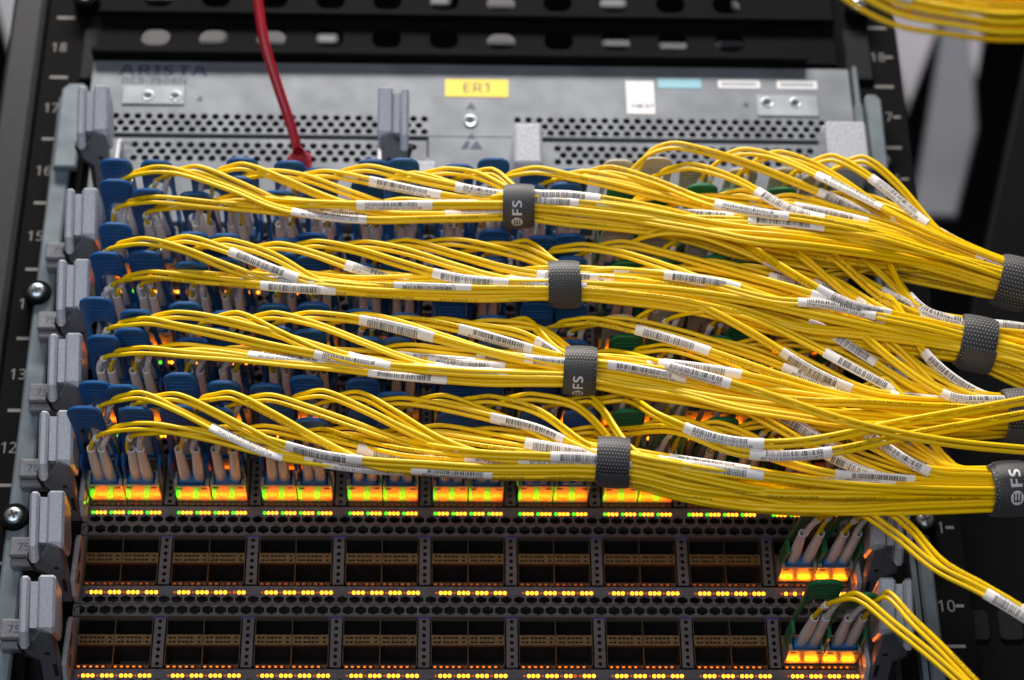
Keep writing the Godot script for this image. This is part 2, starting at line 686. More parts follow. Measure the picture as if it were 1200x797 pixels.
func rack() -> void:
	for side in [-1, 1]:
		var t := thing("rack_post", Vector3(-228.7 if side < 0 else 264.4, 0, -11), "black rack post with white unit numbers at the %s of the chassis" % ("left" if side < 0 else "right"), "rack post", "the two front posts of the rack")
		var b := MB.new()
		if side < 0:
			b.box(Vector3(-9, -300, -3), Vector3(34, 480, 0), 0.6)
			b.box(Vector3(-8.5, -300, -60), Vector3(-6, 480, -3))
			part("post_flange", b, M.black, t)
			b = MB.new()
			b.box(Vector3(-30, -300, -90), Vector3(-10.5, 480, 5), 2.5)
			part("post_edge", b, M.edge, t)
			b = MB.new()
			b.box(Vector3(14, 284, 0.2), Vector3(30, 322, 3), 1)
			part("mount_plate", b, M.post, t)
		else:
			b.box(Vector3(-26, -300, -3), Vector3(14, 480, 0), 0.6)
			b.box(Vector3(10, -300, -90), Vector3(13.5, 480, -3))
			part("post_flange", b, M.black, t)
			b = MB.new()
			b.box(Vector3(-20, 290, 0.2), Vector3(-4, 328, 3), 1)
			part("mount_plate", b, M.post, t)
		for k in range(8, 20):
			var y := 309.4 - (18 - k) * U
			b = MB.new()
			var w := 0.0
			if side < 0:
				print_flat(b, str(k), -4.5, y - 3.2, 0.15, 6.4)
			else:
				print_flat(b, str(k), -3.6, y - 3.2, 0.15, 6.4)
			part("unit_number", b, M.mark, t)
			b = MB.new()
			b.box(Vector3(-3.5, y - U / 2 - 0.9, 0), Vector3(7 if side < 0 else 8, y - U / 2 + 0.9, 0.2))
			part("unit_mark", b, M.mark, t)
			if side > 0:
				b = MB.new()
				b.box(Vector3(5.4, y - 0.8, 0), Vector3(9.8, y + 0.8, 0.2))
				part("unit_mark", b, M.mark, t)
	# screws with black washers
	for q in [[-214.7, 340.3, "at the top of the left post"], [254.7, 341.3, "at the top of the right post"], [-221.8, 133.2, "in the left ear beside unit 14"], [-219.6, -2.0, "in the left ear beside the lowest cabled card"], [256.3, -2.5, "in the right ear below the cable bundles"], [257.0, 225.5, "in the right ear beside unit 16"]]:
		var t := thing("rack_screw", Vector3(q[0], q[1], -2.0), "steel cross-head rack screw with black washer " + q[2], "screw", "screws that hold equipment to the rack posts")
		var b := MB.new()
		b.lathe(PackedVector2Array([Vector2(7.6, -9), Vector2(7.6, 1.2), Vector2(7.0, 1.9), Vector2(4.6, 1.9)]), 24)
		part("washer", b, M.black, t)
		b = MB.new()
		b.lathe(PackedVector2Array([Vector2(4.9, -6), Vector2(4.9, 2.6), Vector2(4.2, 3.8), Vector2(2.6, 4.4), Vector2(0.01, 4.6)]), 20)
		part("screw_head", b, M.screw, t)
		b = MB.new()
		b.place(Transform3D(Basis(Vector3.BACK, 0.4), Vector3.ZERO))
		b.box(Vector3(-2.6, -0.5, 4.2), Vector3(2.6, 0.5, 4.75))
		b.box(Vector3(-0.5, -2.6, 4.2), Vector3(0.5, 2.6, 4.77))
		part("cross_slot", b, M.dark, t)
	# black cable manager above the chassis
	var t := thing("cable_manager", Vector3(16, 292, 0), "black perforated cable management panel above the silver chassis", "cable manager")
	var b := MB.new()
	var x := -204.3
	while x < 174:
		for r in 3:
			var w := 34.5
			var hole := round_rect(17.5, 13.5, 6)
			b.cell(x, x + w, 7 + r * 29.0, 7 + r * 29.0 + 29.0, hole, -4, 3)
		x += 34.5
	b.box(Vector3(-221, 6.5, -7), Vector3(-204.3, 120, -4))
	b.box(Vector3(x, 6.5, -7), Vector3(222, 120, -4))
	part("perforated_panel", b, M.black, t)
	b = MB.new()
	b.box(Vector3(-222, 1.2, -120), Vector3(202, 6.3, 6.5), 1)
	b.box(Vector3(-222, 35, -3.8), Vector3(222, 37, 2), 0.5)
	part("lip", b, M.black, t)
	# pale things seen through its holes
	var r2 := RandomNumberGenerator.new()
	r2.seed = 12
	t = thing("cable_tray_behind", Vector3(16, 292, -170), "pale cable tray seen blurred through the holes of the black panel", "cable tray")
	for q in [[-171, 44, 28, 20], [-138, 45, 24, 16], [-101, 44, 26, 14], [-66, 41, 12, 6], [36, 46, 24, 14], [108, 40, 18, 4], [142, 38, 18, 4], [178, 40, 20, 3], [-168, 78, 18, 6], [0, 76, 14, 5], [38, 80, 26, 16], [106, 76, 16, 6], [190, 78, 20, 10]]:
		b = MB.new()
		b.prism(round_rect(q[2] * 1.2, q[3] * 1.2, q[3] * 0.3), -6, 0, 1)
		part("tray_slat", b, M.tray if q[3] > 6 else M.far_dark, t, Vector3(q[0] * 1.18 - 19, q[1] + 109, 0))


func perforation(b: MB, x0: float, x1: float, y0: float, rows: int, z: float, cw := 6.4, ch := 4.6, r := 2.3, squash := 1.0) -> void:
	for row in rows:
		var x := x0
		var y := y0 + row * ch
		if row % 2 == 1:
			b.quad(Vector3(x0, y, z), Vector3(x0 + cw / 2, y, z), Vector3(x0 + cw / 2, y + ch, z), Vector3(x0, y + ch, z))
			x += cw / 2
		while x + cw <= x1 + 0.01:
			b.cell(x, x + cw, y, y + ch, hexagon(r, squash), z, 1.6)
			x += cw
		if x < x1 - 0.01:
			b.quad(Vector3(x, y, z), Vector3(x1, y, z), Vector3(x1, y + ch, z), Vector3(x, y + ch, z))


func chassis() -> void:
	var t := thing("switch_chassis", Vector3(16, 0, 0), "silver modular switch chassis with perforated top panel and bluish mounting ears", "network switch")
	var o := Vector3(-16, 0, 0)
	# top panel, from y 239.5 to 291
	var b := MB.new()
	var z := 0.0
	b.place(Transform3D(Basis(), o))
	perforation(b, -192.0, -4.0, 240.6, 3, z)
	perforation(b, 41.6, 231.6, 240.6, 3, z)
	for q in [[-205.0, -192.0, 240.6, 254.4], [-4.0, 41.6, 240.6, 254.4], [231.6, 243.0, 240.6, 254.4], [-205.0, 243.0, 254.4, 291.5], [-205.0, 243.0, 239.2, 240.6]]:
		b.quad(Vector3(q[0], q[2], z), Vector3(q[1], q[2], z), Vector3(q[1], q[3], z), Vector3(q[0], q[3], z))
	b.quad(Vector3(243, 239.2, z), Vector3(243, 239.2, -60), Vector3(243, 291.5, -60), Vector3(243, 291.5, z))
	b.quad(Vector3(-205, 291.5, z), Vector3(243, 291.5, z), Vector3(243, 291.5, -90), Vector3(-205, 291.5, -90))
	b.quad(Vector3(-205, 239.2, -60), Vector3(243, 239.2, -60), Vector3(243, 239.2, z), Vector3(-205, 239.2, z))
	part("top_panel", b, M.silver, t)
	b = MB.new()
	b.place(Transform3D(Basis(), o))
	b.box(Vector3(-205, 238.6, 0), Vector3(243, 240.4, 1.6), 0.5)
	part("edge_trim", b, M.silver, t)
	for q in [[-186.0, -150.0, 260.2, 273.2, [-171.0, -155.1]], [186.4, 222.7, 256.6, 271.6, [189.5 + 3, 206.2 + 3]]]:
		b = MB.new()
		b.place(Transform3D(Basis(), o))
		b.box(Vector3(q[0], q[2], 0), Vector3(q[1], q[3], 0.8), 0.3)
		var pl := part("screw_plate", b, M.plate, t)
		for x in q[4]:
			b = MB.new()
			b.place(Transform3D(Basis(), o + Vector3(x, 266.0, 0.8)))
			b.lathe(PackedVector2Array([Vector2(3.3, 0), Vector2(3.1, 0.5), Vector2(2.6, 0.5), Vector2(2.4, 0.1)]), 16)
			part("screw_rim", b, M.screw, pl)
			b = MB.new()
			b.place(Transform3D(Basis(), o + Vector3(x, 266.0, 0.9)))
			b.prism(disc(2.5, 14), 0, 0.25)
			part("screw_hole", b, M.dark, pl)
	b = MB.new()
	b.place(Transform3D(Basis(), o + Vector3(17.1, 250.8, 0)))
	b.lathe(PackedVector2Array([Vector2(4.2, 0.1), Vector2(3.9, 0.9), Vector2(2.5, 0.4)]), 18)
	part("screw_rim", b, M.screw, t)
	b = MB.new()
	b.place(Transform3D(Basis(), o + Vector3(17.1, 250.8, 0.2)))
	b.prism(disc(2.7, 12), 0, 0.2)
	part("screw_hole", b, M.dark, t)
	# print on the panel
	b = MB.new()
	b.place(Transform3D(Basis(), o))
	print_flat(b, "ARISTA", -190, 281.2, 0.12, 7.4, true, 1.5)
	print_flat(b, "DCS-7508N", -187.5, 275.3, 0.12, 4.4, true, 1.25)
	for x in [-143.0, 178.0]:
		b.prism(PackedVector2Array([Vector2(x, 263.4), Vector2(x + 4, 263.4), Vector2(x + 2, 267.4)]), 0.05, 0.12)
	b.prism(PackedVector2Array([Vector2(14.6, 259.6), Vector2(20.6, 259.6), Vector2(17.6, 264.6)]), 0.05, 0.12)
	# warning triangle, cut across by a hand
	b.prism(PackedVector2Array([Vector2(17.8, 241.2), Vector2(15.6, 237.2), Vector2(20.2, 237.2)]), 2.05, 2.15)
	b.prism(PackedVector2Array([Vector2(14.9, 235.8), Vector2(11.6, 229.8), Vector2(15.4, 229.8), Vector2(17.2, 234.4)]), 2.05, 2.15)
	b.prism(PackedVector2Array([Vector2(20.8, 235.8), Vector2(24.4, 229.8), Vector2(16.8, 229.8), Vector2(19.0, 233.4)]), 2.05, 2.15)
	part("panel_print", b, M.ink, t)
	# dark inside behind all openings
	b = MB.new()
	b.place(Transform3D(Basis(), o))
	b.box(Vector3(-204, -120, -75), Vector3(242.5, 236, -72))
	b.box(Vector3(-204, 240, -30), Vector3(242, 290, -28))
	part("inside_wall", b, M.dark, t)
	# ears
	b = MB.new()
	b.place(Transform3D(Basis(), o))
	b.box(Vector3(-223.5, -140, -9), Vector3(-212.5, 268, -2.5), 1.2)
	part("mounting_ear", b, M.ear, t)
	b = MB.new()
	b.place(Transform3D(Basis(), o))
	b.box(Vector3(-208.6, -140, -60), Vector3(-205.6, 240, -5))
	part("side_wall", b, M.black, t)
	b = MB.new()
	b.place(Transform3D(Basis(), o))
	b.prism(PackedVector2Array([Vector2(-221, 214), Vector2(-208, 214), Vector2(-206, 270), Vector2(-209, 273), Vector2(-217, 273), Vector2(-221, 269)]), -2.4, 3, 1)
	part("ear_bracket", b, M.ear, t)
	b = MB.new()
	b.place(Transform3D(Basis(), o))
	b.box(Vector3(250.6, -140, -9), Vector3(258.5, 214, -2.5), 1.2)
	b.box(Vector3(246.6, -140, -60), Vector3(249.4, 290, -3))
	part("mounting_ear", b, M.ear, t)
	b = MB.new()
	b.place(Transform3D(Basis(), o))
	b.prism(PackedVector2Array([Vector2(250.2, 218), Vector2(259.4, 218), Vector2(260.2, 268), Vector2(257, 271.5), Vector2(252.5, 271.5), Vector2(250.4, 269)]), -8, 3, 1)
	b.box(Vector3(244.6, 262, -6), Vector3(247.6, 291, 5), 1)
	b.box(Vector3(243.4, 205, -3), Vector3(249.0, 264, 6), 2)
	part("ear_bracket", b, M.ear, t)
	supervisors()


func lever(parent: Node3D, y0: float, mirror: bool, up := 0.0, sx := 0.0) -> void:
	# the ejector handle at one end of a card: a cap of three slices, an arm and a side bracket
	var tf := Transform3D(Basis(), Vector3(sx, y0, 0))
	if mirror:
		tf = Transform3D(Basis(Vector3(-1, 0, 0), Vector3.UP, Vector3.BACK), Vector3(32 + sx, y0, 0))
	var zy := Basis(Vector3(0, 0, 1), Vector3(0, 1, 0), Vector3(-1, 0, 0))    # profile x -> z, y -> y, drawn out along -x
	var u := up
	var lv := Node3D.new()
	lv.name = "ejector_lever"
	parent.add_child(lv, true)
	var b := MB.new()
	b.place(tf * Transform3D(zy, Vector3(0, 0, 0)))
	b.prism(PackedVector2Array([Vector2(40, 30.5 + u), Vector2(57, 30.5 + u), Vector2(58.5, 29 + u), Vector2(49, 7), Vector2(46, 5), Vector2(28, 8), Vector2(28, 16)]), 182.6, 191.0, 1.2)
	part("handle_cap", b, M.lever, lv)
	b = MB.new()
	b.place(tf * Transform3D(zy, Vector3(0, 0, 0)))
	b.prism(PackedVector2Array([Vector2(42, 28 + u), Vector2(55.0, 28 + u), Vector2(46.5, 7.5), Vector2(34, 9.5)]), 190.9, 195.3, 0.5)
	part("handle_web", b, M.lever, lv)
	b = MB.new()
	b.place(tf * Transform3D(zy, Vector3(0, 0, 0)))
	b.prism(PackedVector2Array([Vector2(46, 30.5 + u), Vector2(56, 30.5 + u), Vector2(57.5, 29 + u), Vector2(48, 5), Vector2(41, -1), Vector2(38, 2), Vector2(37, 14)]), 195.2, 199.8, 1.2)
	part("handle_fin", b, M.lever, lv)
	b = MB.new()                                                            # arm: a plate that slopes back to the card, outlined in plan
	var slope := Basis(Vector3.RIGHT, -PI / 2 - 0.24)
	b.place(tf * Transform3D(slope, Vector3(0, -6, 2)))
	b.prism(PackedVector2Array([Vector2(-184.4, 0), Vector2(-184.4, -46), Vector2(-189.5, -48), Vector2(-193.5, -41), Vector2(-200.2, -35), Vector2(-199.0, -27), Vector2(-194.6, -22), Vector2(-194.6, -6), Vector2(-193, 0)]), 0, 7, 0.7)
	part("arm", b, M.arm, lv)
	b = MB.new()
	b.place(tf * Transform3D(slope, Vector3(0, -6, 2)))
	b.prism(PackedVector2Array([Vector2(-195.4, -24), Vector2(-200.2, -28), Vector2(-202.0, -37), Vector2(-200.2, -38), Vector2(-198.9, -29), Vector2(-192.8, -23.5), Vector2(-193.6, -3), Vector2(-195.4, -3)]), -0.9, 4, 0.4)
	part("arm_edge", b, M.dark, lv)
	b = MB.new()
	b.place(tf * Transform3D(slope, Vector3(-188.5, -6, 2)))
	b.place(b.tf * Transform3D(Basis(), Vector3(0, -29, -0.25)))
	b.prism(disc(1.4, 12, 0.8), 0, 0.2)
	b.place(tf * Transform3D(slope, Vector3(-186.2, -6.2, 2)))
	b.box(Vector3(-0.9, -20, -0.15), Vector3(0.9, -10, 0.1))
	part("pivot_hole", b, M.dark, lv)
	b = MB.new()
	b.place(tf * Transform3D(zy, Vector3(0, 0, 0)))
	b.prism(PackedVector2Array([Vector2(0, -5), Vector2(6, -4.6), Vector2(16, 0), Vector2(13, 24), Vector2(10, 27.5), Vector2(0, 28)]), 181.6, 184.2, 0.5)
	part("side_bracket", b, M.lever, lv)
	b = MB.new()
	b.place(tf * Transform3D(zy, Vector3(0, 0, 0)))
	for q in [[6.0, 2.0], [9.0, 12.0]]:
		b.prism(PackedVector2Array([Vector2(q[0], q[1]), Vector2(q[0] + 2.5, q[1]), Vector2(q[0] + 1.5, q[1] + 7), Vector2(q[0] - 1, q[1] + 7)]), 181.4, 181.7)
	part("bracket_slot", b, M.dark, lv)


func block_latch(parent: Node3D, x0: float, x1: float, y0: float, y1: float, z1: float) -> void:
	var b := MB.new()
	b.box(Vector3(x0, y0, 2.2), Vector3(x1, y1 - 7, z1), 1.6)
	b.box(Vector3(x0 + 1, y1 - 8, 1.8), Vector3(x1 - 1, y1, z1 - 14), 1.2)
	part("latch_block", b, M.lever, parent)


func supervisors() -> void:
	for s in 2:
		var x0 := -200.0 if s == 0 else 43.5
		var x1 := -8.0 if s == 0 else 243.0
		var t := thing("supervisor_card", Vector3((x0 + x1) / 2, 0, 0), ("left" if s == 0 else "right") + " silver perforated management card below the top panel", "network card", "management cards under the top panel")
		var o := Vector3(-(x0 + x1) / 2, 0, 0)
		var b := MB.new()
		b.place(Transform3D(Basis(), o))
		var p0 := x0 + 21.0
		var p1 := x1 - 4.0 if s == 0 else x1 - 22.0
		p1 = p0 + floor((p1 - p0) / 6.4) * 6.4
		perforation(b, p0, p1, 219.2, 3, 2.0)
		for q in [[x0, p0, 219.2, 233.0], [p1, x1, 219.2, 233.0], [x0, x1, 233.0, 235.2], [x0, x1, 178.5, 219.2]]:
			b.quad(Vector3(q[0], q[2], 2), Vector3(q[1], q[2], 2), Vector3(q[1], q[3], 2), Vector3(q[0], q[3], 2))
		b.quad(Vector3(x0, 235.2, 2), Vector3(x1, 235.2, 2), Vector3(x1, 235.2, -40), Vector3(x0, 235.2, -40))
		b.quad(Vector3(x0, 178.5, -40), Vector3(x1, 178.5, -40), Vector3(x1, 178.5, 2), Vector3(x0, 178.5, 2))
		part("perforated_face", b, M.silver, t)
		if s == 0:
			b = MB.new()
			b.place(Transform3D(Basis(), o))
			for y in [212.0, 206.5, 201.0]:
				print_flat(b, "MGMT", -134, y, 2.1, 2.2)
				print_flat(b, "SSD", -182, y + 18, 2.1, 2.4)
			part("port_print", b, M.blue_ink, t)
			var h := Node3D.new()
			h.name = "latch"
			h.position = o * MM
			t.add_child(h, true)
			lever(h, 201.0, false, 0.0, 0.0)
			lever(h, 202.0, true, 0.0, -249.5)
			h = Node3D.new()
			h.name = "lock"
			h.position = o * MM
			t.add_child(h, true)
			block_latch(h, -16, -2, 205, 222, 12)
		else:
			var h := Node3D.new()
			h.name = "latch"
			h.position = o * MM
			t.add_child(h, true)
			block_latch(h, 41.5, 57.5, 204, 239, 26)
			block_latch(h, 219.0, 242.5, 200, 240, 30)
	# the plain strip between the two cards belongs to the chassis
	var c := get_node("switch_chassis")
	var b := MB.new()
	b.place(Transform3D(Basis(), Vector3(-16, 0, 0)))
	b.box(Vector3(-7.4, 178.5, -20), Vector3(43, 238.4, 2), 0.5)
	part("centre_plate", b, M.silver, c)


func line_card(k: int) -> void:
	var y0 := (4 - k) * U
	var which: String = ["", "top cabled line card of the chassis, under the management cards", "second cabled line card from the top", "third cabled line card from the top", "fourth and lowest cabled line card, with green and amber lamps", "upper of the two line cards with empty black ports", "lowest line card in view, with empty black ports"][k]
	var t := thing("line_card", Vector3(16, y0, 0), "grey metal " + which, "line card", "line cards stacked in the chassis")
	var o := Vector3(-16, 0, 0)
	var tf := Transform3D(Basis(), o)
	var cabled := k <= 4
	# lamp strip with a row of vents under it, vents on top
	var b := MB.new().place(tf)
	for q in [[-183.4, -180.6, -5.4, 38.0], [212.6, 216.0, -5.4, 38.0], [-180.6, 212.6, -1.1, 4.0]]:
		b.box(Vector3(q[0], q[2], -2), Vector3(q[1], q[3], 0), 0.3)
	part("faceplate", b, M.face, t)
	b = MB.new().place(tf)
	perforation(b, -180.6, 212.6, -5.7, 1, 0.0, 6.45, 4.6, 3.15, 0.66)
	part("lower_vent", b, M.face, t)
	b = MB.new().place(tf)
	perforation(b, -183.8, 214.6, 32.0, 1, 1.5, 6.45, 5.4, 3.25, 0.76)
	b.box(Vector3(-183.8, 31.2, -2), Vector3(214.6, 32.0, 1.5), 0.2)
	b.box(Vector3(-183.8, 37.4, -6), Vector3(214.6, 37.9, 1.7), 0.2)
	part("upper_vent", b, M.face, t)
	# ports, four to a group
	for g in 9:
		var x := GX - 1.6 + g * PITCH
		b = MB.new().place(tf)
		b.box(Vector3(x + 18.45, 5.8, -22), Vector3(x + 18.95, 31.0, 0.4))
		b.box(Vector3(x, 5.8, -22), Vector3(x + 0.4, 31.0, 0.3))
		b.box(Vector3(x + 37.0, 5.8, -22), Vector3(x + 37.4, 31.0, 0.3))
		b.box(Vector3(x, 30.4, -22), Vector3(x + 37.4, 30.9, 0.2))
		b.box(Vector3(x, 5.6, -22), Vector3(x + 37.4, 6.0, 0.2))
		part("port_cage", b, M.cage, t)
		for c in 2:
			var bx := x + 0.4 + c * 18.6
			b = MB.new().place(tf)
			var marks := [0.9, 2.9, 5.5, 7.5, 9.5, 11.5, 15.2]
			var last := 0.0
			for i in marks.size():
				var m: float = bx + marks[i]
				b.quad(Vector3(bx + last, 16.8, 0.5), Vector3(m, 16.8, 0.5), Vector3(m, 21.4, 0.5), Vector3(bx + last, 21.4, 0.5))
				for row in 2:
					b.cell(m, m + 1.8, 16.8 + row * 2.3, 19.1 + row * 2.3, PackedVector2Array([Vector2(0.75, 0.5), Vector2(-0.75, 0.5), Vector2(-0.75, -0.5), Vector2(0.75, -0.5)]), 0.5, 0.9)
				last = marks[i] + 1.8
			b.quad(Vector3(bx + last, 16.8, 0.5), Vector3(bx + 18.0, 16.8, 0.5), Vector3(bx + 18.0, 21.4, 0.5), Vector3(bx + last, 21.4, 0.5))
			b.box(Vector3(bx, 16.4, -2), Vector3(bx + 18.0, 16.8, 0.6))
			b.box(Vector3(bx, 21.4, -2), Vector3(bx + 18.0, 21.8, 0.6))
			var bar := part("centre_bar", b, M.bar, t)
			b = MB.new().place(tf)
			b.box(Vector3(bx, 16.6, -24), Vector3(bx + 18.0, 21.6, -2.2))
			b.box(Vector3(bx, 6.1, -24), Vector3(bx + 18.0, 6.5, -1.0))
			b.box(Vector3(bx, 29.9, -24), Vector3(bx + 18.0, 30.3, -1.0))
			part("socket_lining", b, M.dark, bar)
		# spring fingers along the lower edge, some catching lamp light
		b = MB.new().place(tf)
		for i in 12:
			b.box(Vector3(x + 0.8 + i * 3.05, 4.1, -1), Vector3(x + 3.4 + i * 3.05, 5.5, 0.7), 0.2)
		stuff(part("spring_finger", b, M.cage, t))
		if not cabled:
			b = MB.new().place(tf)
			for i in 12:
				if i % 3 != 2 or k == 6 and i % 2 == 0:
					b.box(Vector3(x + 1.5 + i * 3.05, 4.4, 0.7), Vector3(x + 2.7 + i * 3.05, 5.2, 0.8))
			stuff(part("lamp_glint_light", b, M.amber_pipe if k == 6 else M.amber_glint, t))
		# lamps: four sets of four
		b = MB.new().place(tf)
		var b2 := MB.new().place(tf)
		var b3 := MB.new().place(tf)
		for s in 4:
			for i in 4:
				var lx := GX + g * PITCH + s * 9.35 + i * 2.05
				if not cabled:
					lx += 0.9 + i * 0.25
				var w := 0.84 if cabled or i > 0 else 0.5
				var q := b if i > 0 else (b2 if cabled else b3)
				q.place(Transform3D(Basis(), o + Vector3(lx, 0.15 if cabled else 0.3, 0)))
				if not cabled and i > 0 and rng.randf() < 0.04:
					q = b3
					q.place(Transform3D(Basis(), o + Vector3(lx, 0.3, 0)))
				q.prism(disc(w * (1.14 if not cabled else 1.0), 8), 0.0, 0.35)
		stuff(part("amber_led", b, M.amber, t))
		if b2.v.size():
			stuff(part("green_led", b2, M.green_lamp, t))
		if b3.v.size():
			stuff(part("dim_led", b3, M.amber_dim, t))
		if not cabled and g < 8:
			strip_light(Vector3(x + 18.7, y0 + 5.2, 5.0), 0.034, 0.00009, Color(1.0, 0.46, 0.04), Vector3(0, 0.85, -0.5))
		b = MB.new().place(tf)
		for s in 4:
			var nx := x + 4.6 + s * 9.3
			var up := s % 2 == 0
			b.prism(PackedVector2Array([Vector2(nx - 1.2, 1.7 if up else 3.3), Vector2(nx + 0.4, 1.7 if up else 3.3), Vector2(nx - 0.4, 3.3 if up else 1.7)]), 0.04, 0.1)
			print_flat(b, str(g * 4 + s + 1), nx + 0.8, 1.6, 0.1, 1.9, true)
		part("port_number", b, M.ink, t)
	# perforated strips between the groups
	for g in 10:
		var x := GX - 1.6 - 7.0 + g * PITCH
		if g == 0 or g == 9:
			continue
		b = MB.new().place(tf)
		for i in 7:
			b.cell(x + 1.2, x + 5.8, 4.6 + i * 3.75, 8.35 + i * 3.75, hexagon(1.15), 0.6, 1.5)
		b.box(Vector3(x + 0.7, 4.6, -20), Vector3(x + 1.2, 30.8, 0.6))
		b.box(Vector3(x + 5.8, 4.6, -20), Vector3(x + 6.3, 30.8, 0.6))
		part("perforated_strip", b, M.face, t)
		b = MB.new().place(tf)
		b.box(Vector3(x - 0.4, 30.5, -2), Vector3(x + 7.4, 31.1, 1.0), 0.2)
		part("edge_strip", b, M.violet, t)
	# levers and the tag at the left
	var h := Node3D.new()
	h.name = "latch"
	h.position = o * MM
	t.add_child(h, true)
	lever(h, 0.0, false)
	if k >= 5:
		lever(h, 0.0, true)
	b = MB.new().place(tf)
	b.box(Vector3(-218.4, 17.2, -2.4), Vector3(-203.5, 28, 6.5), 1.0)
	b.box(Vector3(-217.6, 12.6, -2.4), Vector3(-201.0, 17.0, 4.5), 0.8)
	var tagbox := part("tag_holder", b, M.tag, t)
	b = MB.new().place(tf)
	print_flat(b, "7500", -214.2, 20.4, 6.6, 4.0, false, 1.1)
	part("tag_print", b, M.blue_ink, tagbox)


# ---------------------------------------------------------------- transceivers and cables
const ROWS := ["top", "second", "third", "fourth"]
const NTH := ["first", "second", "third", "fourth", "fifth", "sixth", "seventh", "eighth", "ninth", "tenth", "eleventh", "twelfth", "thirteenth", "fourteenth", "fifteenth", "sixteenth", "seventeenth", "eighteenth"]


func port_at(k: int, g: int, c: int, row: int) -> Vector3:      # centre of a port: card, group, column in the group, 0 upper / 1 lower
	return Vector3(GX - 1.6 + g * PITCH + 9.4 + c * 18.6, (4 - k) * U + (26.2 if row == 0 else 11.2), 0)


func make_transceiver(colour: Material) -> Node3D:
	var t := Node3D.new()
	var b := MB.new()
	b.box(Vector3(-9.0, -4.3, -18), Vector3(9.0, -3.5, 19), 0.25)       # shell: open at the front
	b.box(Vector3(-9.0, 3.5, -18), Vector3(9.0, 4.3, 19), 0.25)
	b.box(Vector3(-9.0, -3.48, -18), Vector3(-7.0, 3.48, 19), 0.25)
	b.box(Vector3(7.0, -3.48, -18), Vector3(9.0, 3.48, 19), 0.25)
	b.box(Vector3(-6.98, -3.48, 4), Vector3(6.98, 3.48, 6))
	var body := part("module_shell", b, M.shell, t)
	b = MB.new()
	for s in [-1.0, 1.0]:
		b.box(Vector3(s * 6.4 - 1.4, -4.5, 15.5), Vector3(s * 6.4 + 1.4, -4.32, 16.2))
	part("shell_notch", b, M.dark, body)
	b = MB.new()
	var poly := PackedVector2Array([Vector2(-9.6, 14), Vector2(-9.4, 40), Vector2(-8.4, 52)])
	for i in 7:
		var a := PI - i * PI / 12
		poly.append(Vector2(-2.0 + 6.6 * cos(a), 73.6 + 6.6 * sin(a)))
	for i in 7:
		var a := PI / 2 - i * PI / 12
		poly.append(Vector2(2.0 + 6.6 * cos(a), 73.6 + 6.6 * sin(a)))
	poly.append_array([Vector2(8.4, 52), Vector2(9.4, 40), Vector2(9.6, 14), Vector2(7.2, 14), Vector2(7.0, 38), Vector2(6.0, 50)])
	for i in 9:
		var a := i * PI / 8
		poly.append(Vector2(6.0 * cos(a), 54.0 + 6.5 * sin(a)))
	poly.append_array([Vector2(-6.0, 50), Vector2(-7.0, 38), Vector2(-7.2, 14)])
	b.place(Transform3D(Basis(Vector3(1, 0, 0), Vector3(0, 0, 1), Vector3(0, -1, 0)), Vector3(0, 7.4, 0)))
	b.prism(poly, 0, 2.2, 0.55)
	b.place(Transform3D.IDENTITY)
	for s in [-1.0, 1.0]:
		b.box(Vector3(s * 9.0 - 0.9, -1.5, 13), Vector3(s * 9.0 + 0.9, 5.6, 34), 0.5)
	var tab := part("pull_tab", b, colour, t)
	b = MB.new()
	for i in 3:
		b.box(Vector3(-6.2, 4.94, 67.0 + i * 3.0), Vector3(6.2, 5.24, 67.9 + i * 3.0), 0.1)
	stuff(part("grip_ridge", b, colour, tab))
	return t


func transceivers() -> void:
	var proto := {"blue": make_transceiver(M.blue), "beige": make_transceiver(M.beige), "green": make_transceiver(M.green)}
	for k in range(1, 7):
		for g in 9:
			for c in 2:
				for row in 2:
					if k > 4 and (g != 8 or row == 0):
						continue
					var colour := "blue"
					if g >= 6 and k <= 4:
						colour = "beige" if row == 0 else "green"
					elif k > 4:
						colour = "green"
					var o: Node3D = proto[colour].duplicate()
					o.name = numbered("transceiver")
					add_child(o)
					o.position = port_at(k, g, c, row) * MM
					o.rotation.x = rng.randf_range(-0.02, 0.03)
					o.get_node("pull_tab").rotation.x = rng.randf_range(-0.08, 0.05)
					o.get_node("pull_tab").rotation.y = rng.randf_range(-0.05, 0.05)
					var lab := ""
					if k <= 4:
						lab = "%s pull-tab transceiver in %s cabled card, %s port row, %s column from left" % [colour, ROWS[k - 1], "upper" if row == 0 else "lower", NTH[g * 2 + c]]
					else:
						lab = "green pull-tab transceiver in the %s empty-port card, %s of its pair" % ["upper" if k == 5 else "lowest", "left" if c == 0 else "right"]
					tag(o, lab, "transceiver", "transceivers plugged into the line cards")
					# lamp light on the underside of the module
					if row == 1:
						var p := port_at(k, g, c, row)
						if k == 4 and g < 8:
							for s in 2:
								strip_light(p + Vector3(-8.6 + s * 9.35, -6.9, 3.0), 0.0014, 0.000035, Color(0.20, 1.0, 0.02))
								strip_light(p + Vector3(-3.9 + s * 9.35, -6.9, 3.0), 0.0058, 0.00013, Color(1.0, 0.40, 0.01))
						elif k < 4 and c == 0:
							strip_light(p + Vector3(8, -6.1, 3.2), 0.030, 0.00035, Color(1.0, 0.42, 0.02))
						elif k > 4:
							for s in 2:
								strip_light(p + Vector3(-4.2 + s * 9, -6.2, 3.0), 0.0062, 0.00022, Color(1.0, 0.47, 0.02))
					elif k == 4 and g > 0 and c == 1:
						strip_light(port_at(k, g, c, row) + Vector3(-8, -5.2, 8), 0.020, 0.00008, Color(1.0, 0.42, 0.02))
	for key in proto:
		proto[key].queue_free()


